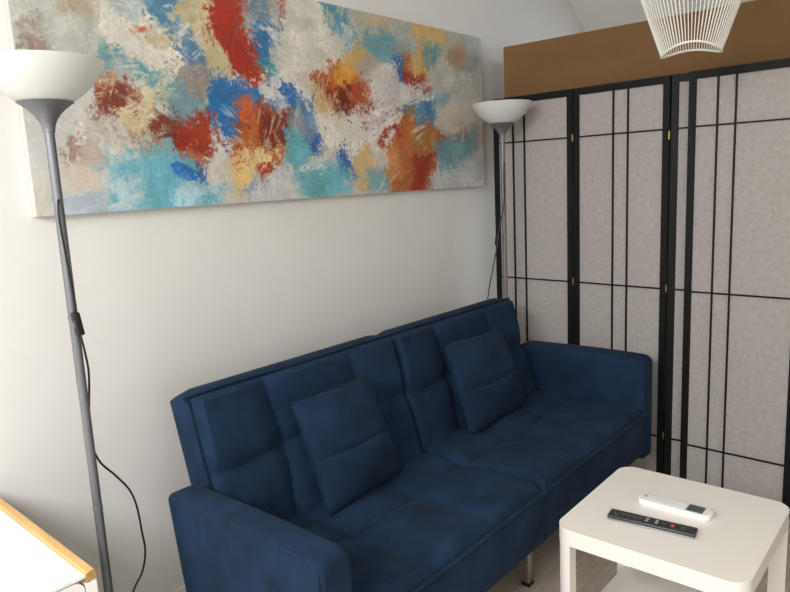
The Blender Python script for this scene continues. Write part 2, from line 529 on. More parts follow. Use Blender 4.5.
# arms: rounded slabs with a top that slopes a touch and a stitched welt on the outer edge
ARM_IN, ARM_OUT = 0.868, 0.974
def arm(s, z1):
    prof = []                    # x (from inside), z
    z0 = 0.205
    xi, xo = ARM_IN, ARM_OUT + (.002 if s > 0 else -.006)
    prof.append((xi, z0)); prof.append((xo - .004, z0)); prof.append((xo, z0 + .01)); prof.append((xo + .003, .40))
    R = 0.015
    for k in range(9):
        a = math.radians(90 * k / 8)
        prof.append((xo - R + R * math.cos(a), z1 - R + R * math.sin(a)))
    R2 = 0.030
    for k in range(9):
        a = math.radians(90 + 90 * k / 8)
        prof.append((xi + R2 + R2 * math.cos(a), z1 - R2 + R2 * math.sin(a)))
    prof.append((xi - .002, .40))
    ys = []
    YF, YB = 1.005, 1.615
    # front end rounded in steps, back end rounded
    for k in range(7):
        a = k / 6; ys.append((YF + 0.03 * (1 - math.sin(a * math.pi / 2)), 0.03 * (1 - math.cos(a * math.pi / 2))))
    ys = [(YF + 0.032 * (1 - math.cos(t)), 0.032 * (1 - math.sin(t))) for t in [math.pi / 2 * k / 6 for k in range(7)]]
    for k in range(1, 12): ys.append((YF + .032 + (YB - YF - .064) * k / 12, 0.0))
    ys += [(YB - 0.032 * (1 - math.cos(t)), 0.032 * (1 - math.sin(t))) for t in [math.pi / 2 * (6 - k) / 6 for k in range(7)]]
    v, f = [], []
    cxm = (xi + xo) / 2; n = len(prof)
    for y, sh in ys:
        for x, z in prof:
            fx = (x - cxm) * (1 - sh / 0.1) + cxm
            fz = z - sh * max(0.0, (z - 0.4) / 0.22)
            fz += 0.004 * math.sin((y - YF) * 7.0) * max(0.0, (z - .5) / .12)
            yr = y - .075 * max(0.0, z1 - z) / .42 * ((y - YF) / (YB - YF)) ** 2      # the back end rakes forward
            v.append((s * fx, yr - OY, fz))
    for i in range(len(ys) - 1):
        for k in range(n):
            f.append((i * n + k, i * n + (k + 1) % n, (i + 1) * n + (k + 1) % n, (i + 1) * n + k))
    f.append(tuple(range(n))); f.append(tuple((len(ys) - 1) * n + k for k in range(n)))
    o = data_obj('arm', v, f, 'fabric', sofa, True, 50)
    # stitched seam on the outer top edge, and down the front
    xw = xo - .0035
    tube('seam', [(s * (xo + .001), YF + .010 - OY, .24), (s * (xo + .001), YF + .010 - OY, .42), (s * (xo - .001), YF + .011 - OY, .56), (s * xw, YF + .013 - OY, z1 - .032),
                  (s * xw, YF + .020 - OY, z1 - .018), (s * xw, YF + .034 - OY, z1 - .0045)] + [(s * xw, y_ - OY, z1 - .0045 + 0.004 * math.sin((y_ - YF) * 7.0) * 1.0) for y_ in (1.1, 1.2, 1.3, 1.4, 1.5, 1.58)], 0.0030, 'fabric', o)
    return o
arm(-1, .625); arm(1, .636)
# hidden steel frame rail under the seat and the legs
boxo('base_frame', -HALF + .03, HALF - .03, 1.08 - OY, 1.55 - OY, 0.205, 0.2325, 'black_plastic', sofa, 0.002)
for lx, ly in ((-0.80, 1.11), (0.075, 1.11), (0.80, 1.11), (-0.80, 1.48), (0.075, 1.48), (0.80, 1.48)):
    lg = boxo('leg', lx - .014, lx + .014, ly - .014 - OY, ly + .014 - OY, 0.010, 0.206, 'chrome', sofa, 0.004)
    boxo('foot_pad', lx - .0165, lx + .0165, ly - .0165 - OY, ly + .0165 - OY, 0.0, 0.012, 'black_plastic', lg, 0.002)


# ------------------------------------------------------------------ throw pillows
def pillow(name, bl, br, tl, tr, T, label, seed):
    bl, br, tl, tr = map(Vector, (bl, br, tl, tr))
    c = (bl + br + tl + tr) / 4
    root = empty(name, c)
    rnd = random.Random(seed); ph = [rnd.uniform(0, 6.28) for _ in range(8)]
    N = 30
    v, f = [], []
    e1 = ((br - bl) + (tr - tl)).normalized(); e2 = ((tl - bl) + (tr - br)).normalized(); n = e1.cross(e2).normalized()
    idx = {}
    for side in (1, -1):
        for j in range(N + 1):
            for i in range(N + 1):
                a, b = i / N * 2 - 1, j / N * 2 - 1
                edge = max(abs(a), abs(b)) > 0.9999
                if side < 0 and edge:
                    idx[(side, i, j)] = idx[(1, i, j)]; continue
                # sides pulled in between the corners
                pin = 0.045
                rc = 1 - .028 * (abs(a) * abs(b)) ** 7
                aa = a * rc * (1 - pin * (1 - b * b)); bb = b * rc * (1 - pin * (1 - a * a))
                s_, t_ = (aa + 1) / 2, (bb + 1) / 2
                p = bl * (1 - s_) * (1 - t_) + br * s_ * (1 - t_) + tl * (1 - s_) * t_ + tr * s_ * t_
                h = (max(0, 1 - abs(a) ** 2.4) * max(0, 1 - abs(b) ** 2.4)) ** 0.62
                h = h * T / 2
                # seam across the middle of the front
                if side > 0:
                    h -= 0.008 * math.exp(-(b / 0.035) ** 2) * (1 - abs(a) ** 6)
                # puckers along the edges
                h += 0.0016 * math.sin(a * 16 + ph[0]) * math.exp(-((1 - abs(b)) / .22) ** 2) * (1 - abs(a) ** 4)
                h += 0.0016 * math.sin(b * 17 + ph[1]) * math.exp(-((1 - abs(a)) / .2) ** 2) * (1 - abs(b) ** 4)
                h += 0.003 * math.sin(a * 5 + ph[2]) * math.sin(b * 6 + ph[3]) * (1 - a * a) * (1 - b * b)
                idx[(side, i, j)] = len(v); v.append(tuple(p - c + n * h * side))
    for side in (1, -1):
        for j in range(N):
            for i in range(N):
                q = (idx[(side, i, j)], idx[(side, i + 1, j)], idx[(side, i + 1, j + 1)], idx[(side, i, j + 1)])
                f.append(q if side > 0 else q[::-1])
    data_obj('cover', v, f, 'fabric', root, True)
    k = N // 2
    tube('seam', [Vector(v[idx[(1, i, k)]]) + n * 0.0005 for i in range(1, N)], 0.0022, 'piping', root, 6)
    ring = [idx[(1, i, 0)] for i in range(N)] + [idx[(1, N, j)] for j in range(N)] + [idx[(1, i, N)] for i in range(N, 0, -1)] + [idx[(1, 0, j)] for j in range(N, 0, -1)]
    tube('edge_seam', [v[i] for i in ring], 0.0022, 'fabric', root, 6, True)
    tag(root, label, 'pillow', 'throw pillows on the sofa')
    return root


pillow('throw_pillow', (1.281, 1.405, 0.435), (1.658, 1.43, 0.438), (1.232, 1.485, 0.797), (1.574, 1.495, 0.793), 0.13,
       'square navy throw pillow leaning on the sofa half near the left lamp', 11)
pillow('throw_pillow', (2.050, 1.420, 0.430), (2.495, 1.43, 0.438), (1.985, 1.485, 0.808), (2.385, 1.49, 0.794), 0.13,
       'square navy throw pillow leaning on the sofa half near the folding screen', 12)


# ================================================================== uplighter floor lamps
def floor_lamp(loc, label, cord_pts, switch_at, shade_top):
    r = empty('floor_lamp', (loc[0], loc[1], 0))
    tag(r, label, 'floor lamp', 'matching uplighter floor lamps')
    lathe('base', [(0, 0), (.125, 0), (.127, .004), (.127, .014), (.122, .02), (.05, .026), (.018, .034), (.013, .05), (0, .05)], 'lamp_steel', r)
    zc = shade_top - 0.158            # foot of the cone
    pole = lathe('pole', [(0, .03), (.0112, .03), (.0112, zc + .01), (0, zc + .01)], 'lamp_steel', r, 20)
    lathe('pole_joint', [(.0114, .62), (.0122, .621), (.0122, .629), (.0114, .63)], 'lamp_steel', pole, 20, closed=True)
    lathe('pole_joint', [(.0114, 1.12), (.0122, 1.121), (.0122, 1.129), (.0114, 1.13)], 'lamp_steel', pole, 20, closed=True)
    cone = []
    for k in range(13):
        t = k / 12
        cone.append((.0135 + .0485 * t ** 2.1, zc + .068 * t))
    lathe('shade_holder', [(0, zc)] + cone + [(.058, zc + .069), (0, zc + .055)], 'lamp_steel', r, 40)
    z0 = zc + .066
    outer, inner = [], []
    for k in range(15):
        t = k / 14
        a = math.radians(64 * t)
        rr = .050 + (.140 - .050) * math.sin(a) / math.sin(math.radians(64))
        zz = z0 + .092 * t ** 1.3
        outer.append((rr, zz)); inner.append((rr - .0035, zz + .002))
    sh = lathe('shade', outer + inner[::-1], 'opal', r, 56, closed=True)
    lathe('socket', [(0, z0 - .004), (.02, z0 - .004), (.02, z0 + .03), (.016, z0 + .034), (0, z0 + .034)], 'black_plastic', r, 20)
    lathe('bulb', [(0, z0 + .03), (.013, z0 + .032), (.016, z0 + .045), (.028, z0 + .062), (.028, z0 + .07), (.02, z0 + .082), (0, z0 + .088)], 'bulb', r, 20)
    P = [Vector(p) - Vector((loc[0], loc[1], 0)) for p in cord_pts]
    cd = tube('cord', spline(P, 10), 0.0028, 'black_plastic', r, 8)
    a, b = Vector(switch_at[0]), Vector(switch_at[1])
    off = Vector((loc[0], loc[1], 0)); a -= off; b -= off
    sw = empty('x'); bpy.data.objects.remove(sw)
    bm = bmesh.new(); box(bm, -.0105, .0105, -.0085, .0085, 0, (b - a).length, .004, 3)
    so = mesh_obj('cord_switch', bm, 'black_plastic', r, True, 40)
    d = (b - a).normalized(); so.rotation_euler = d.to_track_quat('Z', 'Y').to_euler(); so.location = a
    bm = bmesh.new(); box(bm, -.006, .006, -.0105, -.008, .02, .036, .001, 1); mesh_obj('rocker', bm, 'key_grey', so)
    return r


LX, LY = 0.728, 1.67
floor_lamp((LX, LY), 'silver uplighter floor lamp with white bowl shade, left of the sofa',
           [(LX - .002, LY - .010, 1.410), (LX - .008, LY - .016, 1.400), (LX - .011, LY - .019, 1.36), (LX - .006, LY - .02, 1.26), (LX - .001, LY - .019, 1.16), (.7245, LY - .019, 1.135),
            (.731, LY - .019, 1.085), (.740, LY - .014, 1.03), (.748, LY, .97), (.742, LY + .016, .86), (.739, LY + .02, .80), (.757, LY + .02, .735), (.792, LY + .02, .685), (.826, LY + .02, .63), (.841, LY + .02, .575),
            (.847, LY + .02, .50), (.850, LY + .02, .44), (.835, LY + .02, .385), (.800, LY + .02, .335), (.765, LY + .04, .2), (.76, LY + .10, .05), (.76, LY + .16, .006), (.70, LY + .30, .006)],
           ((.7245, LY - .019, 1.139), (.732, LY - .019, 1.081)), 1.724)
RX, RYY = 2.812, 1.718
floor_lamp((RX, RYY), 'silver uplighter floor lamp with white bowl shade, behind the sofa by the folding screen',
           [(RX - .004, RYY - .009, 1.47), (RX - .011, RYY - .013, 1.46), (RX - .018, RYY - .014, 1.40), (RX - .022, RYY - .014, 1.28), (2.757, RYY - .005, 1.17), (2.748, RYY, 1.12), (2.742, RYY, 1.08), (2.715, RYY + .01, .97), (2.69, RYY + .02, .86), (2.68, RYY + .05, .6),
            (2.70, RYY + .10, .3), (2.72, RYY + .16, .05), (2.72, RYY + .20, .006), (2.6, RYY + .26, .006)],
           ((2.752, RYY - .002, 1.143), (2.744, RYY, 1.09)), 1.742)


# ================================================================== folding screens
SH = 1.788
def screen_panel(parent, A, B, bars, hinges):
    A = Vector((*A, 0)); B = Vector((*B, 0))
    L = (B - A).length - 0.002
    ang = math.atan2(B.y - A.y, B.x - A.x)
    st, th = 0.029, 0.019
    bm = bmesh.new()
    box(bm, 0.001, st, -th / 2, th / 2, 0, SH, .0012, 1); box(bm, L - st, L, -th / 2, th / 2, 0, SH, .0012, 1)
    box(bm, st, L - st, -th / 2, th / 2, SH - .031, SH, .0012, 1); box(bm, st, L - st, -th / 2, th / 2, .012, .037, .0012, 1)
    fr = mesh_obj('panel_frame', bm, 'black_wood', parent)
    fr.location = A; fr.rotation_euler = (0, 0, ang)
    bmp = bmesh.new(); box(bmp, st, L - st, .0005, .0018, .037, SH - .031)
    mesh_obj('paper', bmp, 'paper', fr)
    for x in bars:
        boxo('vertical_bar', x - .0035, x + .0035, -.0065, .0003, .037, SH - .031, 'black_wood', fr)
    for z in (.220, .897, 1.572):
        boxo('horizontal_bar', st, L - st, -.0055, .0004, z - .0032, z + .0032, 'black_wood', fr)
    for z in hinges:
        boxo('hinge', L - .002, L + .004, -th / 2 - .0025, -th / 2 + .0005, z - .017, z + .017, 'brass', fr, .0008, 1)
    return fr
# panel local x runs from A to B; local -y must face the room (towards -x): A is the wall end
s1 = empty('folding_screen', (3.0, 1.45, 0))
tag(s1, 'black framed paper folding screen standing behind the sofa arm', 'folding screen', 'black lattice paper screens')
s2 = empty('folding_screen', (2.94, 0.7, 0))
tag(s2, 'black framed paper folding screen beside the white coffee table, overlapping the other screen', 'folding screen', 'black lattice paper screens')
def rel(p, o): return (p[0] - o.location.x, p[1] - o.location.y)
def addp(par, A, B, bars, hinges=()): return screen_panel(par, rel(A, par), rel(B, par), bars, hinges)
addp(s1, (3.016, 1.890), (2.998, 1.451), (.113, .177), (1.569, .90, .232))
addp(s1, (2.998, 1.450), (2.968, 1.003), (.195, .263), (1.547, .90, .232))
addp(s1, (2.969, 1.001), (2.998, .560), (.113, .181))
addp(s2, (2.944, .924), (2.930, .487), (.111, .178), (1.55, .90, .232))
addp(s2, (2.930, .485), (2.962, .05), (.195, .263))

# ================================================================== brown cabinet behind the screens
cab = empty('cabinet', (3.34, 0.85, 0))
tag(cab, 'tall plain brown cabinet rising above the folding screens', 'cabinet')
CXX, CYY = 3.34, .85
boxo('upper_box', 3.092 - CXX, 3.58 - CXX, -.17 - CYY, 1.862 - CYY, 1.58, 2.036, 'brown_board', cab, .002, 1)
boxo('panel', 3.080 - CXX, 3.091 - CXX, -.17 - CYY, 1.866 - CYY, 1.58, 2.04, 'brown_board', cab, .001, 1)
for px_ in (3.085, 3.54):
    for py_ in (-.17, 1.822):
        boxo('post', px_ - CXX, px_ + .04 - CXX, py_ - CYY, py_ + .04 - CYY, 0, 1.58, 'brown_board', cab, .002, 1)
for z_ in (.12, .62):
    boxo('shelf', 3.13 - CXX, 3.56 - CXX, -.16 - CYY, 1.85 - CYY, z_, z_ + .022, 'brown_board', cab, .002, 1)
boxo('top_edge', 3.0805 - CXX, 3.091 - CXX, -.17 - CYY, 1.866 - CYY, 2.0402, 2.0425, 'board_edge', cab)

# ================================================================== coffee table
tb = empty('coffee_table', (1.886, .604, 0))
tag(tb, 'small square white coffee table with rounded corners and a lower shelf', 'coffee table')
HW = .253
TZ = .43
prism('table_top', rrect(-HW, HW, -HW, HW, .05, 10), TZ - .048, TZ, 'white_lacquer', tb, .004)
def leg_outline(sx, sy):
    a, t, R = HW - .001, .034, .049
    pts = []
    for k in range(9):
        g = math.radians(90 * k / 8)
        pts.append((a - R + R * math.cos(g), a - R + R * math.sin(g)))
    pts += [(a - R, a - .012), (a - R + .008, a - R + .004), (a - R + .004, a - R + .008)][:1] + [(a - R + .003, a - R + .003), (a - .012, a - R)]
    return [(sx * x, sy * y) for x, y in pts]
for sx in (-1, 1):
    for sy in (-1, 1):
        lg = prism('leg', leg_outline(sx, sy), .045, TZ - .0475, 'white_lacquer', tb)
        cx_, cy_ = sx * (HW - .03), sy * (HW - .03)
        bm = bmesh.new()
        bmesh.ops.create_cone(bm, cap_ends=True, segments=20, radius1=.02, radius2=.02, depth=.016, matrix=Matrix.Translation((cx_, cy_, .02)) @ Matrix.Rotation(math.pi / 2, 4, 'Y'))
        box(bm, cx_ - .006, cx_ + .006, cy_ - .006, cy_ + .006, .02, .047)
        mesh_obj('castor', bm, 'black_plastic', lg, True, 40)
prism('shelf', rrect(-HW + .036, HW - .036, -HW + .022, HW - .022, .01, 4), .066, .088, 'white_lacquer', tb, .002)

# ------------------------------------------------------------------ remote controls on the table
def remote(name, loc, rz, label): 
    r = empty(name, loc, rz); return tag(r, label, 'remote control')
# long black one: local x along its length
r1 = remote('remote_control', (1.786, .634, TZ + .0005), math.atan2(-.236, .026), 'slim black remote control in a clear plastic sleeve on the coffee table')
bm = bmesh.new(); box(bm, -.118, .118, -.0225, .0225, .005, .016, .0045, 3); body = mesh_obj('body', bm, 'remote_black', r1, True, 40)
bm = bmesh.new(); box(bm, -.1165, .1165, -.0235, .0235, .0015, .0065, .002, 2); mesh_obj('lower_shell', bm, 'remote_silver', r1, True, 40)
kx = -.10
rows = [(-.098, 2, 'key_grey'), (-.078, 3, 'key_grey'), (-.062, 3, 'key_grey'), (-.046, 3, 'key_grey'), (-.03, 3, 'key_grey'), (-.012, 2, 'key_light'), (.014, 2, 'key_light'), (.034, 3, 'key_grey'), (.083, 3, 'key_grey')]
for x, n, mt_ in rows:
    for k in range(n):
        y = (k - (n - 1) / 2) * .0125
        boxo('button', x - .0042, x + .0042, y - .0038, y + .0038, .0158, .0170, mt_ if mt_ == 'key_light' or (k + n) % 2 == 0 else 'remote_black', body, .0006, 1)
boxo('button', .052, .061, -.009, .004, .0158, .0171, 'key_red', body, .0008, 1)
# clear sleeve: open flat bag longer than the remote
bm = bmesh.new()
prof = [(-.122, .0195), (-.10, .0198), (0, .0196), (.10, .0196), (.121, .018), (.132, .012), (.145, .0075), (.162, .005)]
top = [[bm.verts.new((x, y, z + .002 * math.sin(x * 40 + y * 60))) for y in (-.024, -.012, 0, .012, .024)] for x, z in prof]
for i in range(len(prof) - 1):
    for k in range(4): bm.faces.new((top[i][k], top[i][k + 1], top[i + 1][k + 1], top[i + 1][k]))
for k, y in ((0, -.0262), (4, .0262)):
    lo = [bm.verts.new((x, y, .0008)) for x, z in prof]
    for i in range(len(prof) - 1): bm.faces.new((top[i][k], top[i + 1][k], lo[i + 1], lo[i]))
mesh_obj('plastic_sleeve', bm, 'sleeve', r1, True)
# white one
r2 = remote('remote_control', (1.920, .614, TZ + .0005), math.atan2(-.2, .0), 'white air conditioner remote control with small grey display on the coffee table')
body = prism('body', rrect(-.102, .102, -.0275, .0275, .012, 6), 0, .018, 'remote_white', r2, .005)
boxo('display', .038, .078, -.019, .019, .0178, .0187, 'display', body, .0004, 1)
boxo('display_bezel', .035, .081, -.0215, .0215, .0176, .0182, 'key_grey', body, .0002, 1)
boxo('button_cover', -.06, .03, -.020, .020, .0176, .0188, 'remote_white', body, .0006, 1)
for x, y in ((.012, -.009), (.012, .009), (.024, 0)): boxo('button', x - .005, x + .005, y - .004, y + .004, .0187, .0196, 'remote_white', body, .0006, 1)
boxo('emitter', -.088, -.082, -.004, .004, .0178, .0183, 'gap', body)

# ================================================================== white sideboard in the corner
SXO, SYO = .590, 1.382          # front right corner of the top; local x to the left is negative
sb = empty('sideboard', (SXO, SYO, 0), math.radians(-1.4))
tag(sb, 'white sideboard with a birch edge strip, in front of the left lamp', 'sideboard')
SWD, SDP, SZ = 1.15, .62, .625
boxo('body', -SWD, -.034, .022, SDP, .06, SZ - .006, 'cabinet_white', sb, .001, 1)
boxo('side_panel', -.033, -.008, .001, SDP, .0, SZ - .019, 'cabinet_white', sb, .0015, 1)
boxo('plinth', -SWD + .03, -.04, .06, SDP - .02, 0, .06, 'cabinet_white', sb)
boxo('top', -SWD, -.0305, 0, SDP, SZ - .006, SZ, 'cabinet_white', sb, .0015, 1)
pr = [(-.030, -.018), (-.004, -.018), (.0, -.008), (-.010, .004), (-.026, .005), (-.030, .003)]
v = [(x, .0, SZ + z) for x, z in pr[:1]] + [(x, .0 + .012 * max(0, x + .02) / .02, SZ + z) for x, z in pr[1:]] + [(x, SDP, SZ + z) for x, z in pr]
n = len(pr)
f = [tuple(range(n)), tuple(range(2 * n - 1, n - 1, -1))] + [(i, (i + 1) % n, n + (i + 1) % n, n + i) for i in range(n)]
data_obj('edge_strip', v, f, 'birch', sb, False)
def door(x0, x1):
    r = .022; z0, z1 = .065, SZ - .0085
    out = [(x0, z0), (x1, z0)]
    for k in range(7):
        a = math.radians(90 * k / 6); out.append((x1 - r + r * math.cos(a), z1 - r + r * math.sin(a)))
    for k in range(7):
        a = math.radians(90 + 90 * k / 6); out.append((x0 + r + r * math.cos(a), z1 - r + r * math.sin(a)))
    n = len(out)
    v = [(x, .0005, z) for x, z in out] + [(x, .019, z) for x, z in out]
    f = [tuple(range(n)), tuple(range(2 * n - 1, n - 1, -1))] + [(i, (i + 1) % n, n + (i + 1) % n, n + i) for i in range(n)]
    d = data_obj('door', v, f, 'cabinet_white', sb, False)
    boxo('handle', x0 + .02, x0 + .03, -.02, .0005, z1 - .16, z1 - .06, 'chrome', d, .002)
door(-SWD + .003, -.60); door(-.597, -.0355)

# ================================================================== string pendant
pd = empty('pendant_lamp', (2.384, .746, 1.775))
tag(pd, 'white string pendant lamp hanging at the top of the picture', 'pendant lamp')
phi0 = math.atan2(-.954, .299)
def ring_pt(r, z, amp, a, tw=0.0):
    return Vector((r * math.cos(a + phi0 + tw), r * math.sin(a + phi0 + tw), z + amp * (1 - math.cos(2 * a)) / 2))
N = 72
levels = [(.090, -.003, .026), (.186, .275, -.02), (.09, .47, .0)]
for (r, z, am) in levels:
    tube('ring', [ring_pt(r, z, am, 2 * math.pi * k / N) for k in range(N)], .0036, 'string_white', pd, 8, True)
bm = bmesh.new()
NS = 72
for (a0, b0) in ((0, 1), (1, 2)):
    for k in range(NS):
        a = 2 * math.pi * k / NS
        p = ring_pt(*levels[a0], a); q = ring_pt(*levels[b0], a)
        tube_bm(bm, [p, q], .0014, 5)
st_ = mesh_obj('strings', bm, 'string_white', pd, True, 60); st_['kind'] = 'stuff'
lathe('socket', [(0, .36), (.022, .36), (.022, .44), (.012, .47), (0, .475)], 'white_trim', pd, 24)
bm = bmesh.new()
for k in range(3):
    a = 2 * math.pi * k / 3
    tube_bm(bm, [(.02 * math.cos(a), .02 * math.sin(a), .45), (.09 * math.cos(a), .09 * math.sin(a), .47)], .0018, 6)
mesh_obj('spider', bm, 'string_white', pd, True, 60)
tube('cord', [(0, 0, .47), (0, 0, CEIL - 1.775 - .02)], .003, 'string_white', pd, 8)
lathe('ceiling_rose', [(0, CEIL - 1.775), (.05, CEIL - 1.775), (.05, CEIL - 1.795), (.035, CEIL - 1.815), (0, CEIL - 1.815)], 'white_trim', pd, 32)

# ================================================================== abstract painting
PX0, PX1, PZ0, PZ1, PYF, PYB = .809, 3.080, 1.364, 2.108, 1.998, WALL_Y - .001
PWID, PHEI = PX1 - PX0, PZ1 - PZ0


def vnoise(x, y, seed):
    rg = np.random.RandomState(seed)
    T = rg.rand(256, 256)
    xi = np.floor(x).astype(int); yi = np.floor(y).astype(int)
    fx = x - xi; fy = y - yi
    fx = fx * fx * (3 - 2 * fx); fy = fy * fy * (3 - 2 * fy)
    g = lambda a, b: T[a % 256, b % 256]
    return (g(xi, yi) * (1 - fx) + g(xi + 1, yi) * fx) * (1 - fy) + (g(xi, yi + 1) * (1 - fx) + g(xi + 1, yi + 1) * fx) * fy


def fbm(x, y, seed, octv=4, gain=.55):
    s = 0; a = 1; t = 0
    for k in range(octv):
        s = s + a * vnoise(x * 2 ** k + 17.3 * k, y * 2 ** k + 9.1 * k, seed + k); t += a; a *= gain
    return s / t - .5


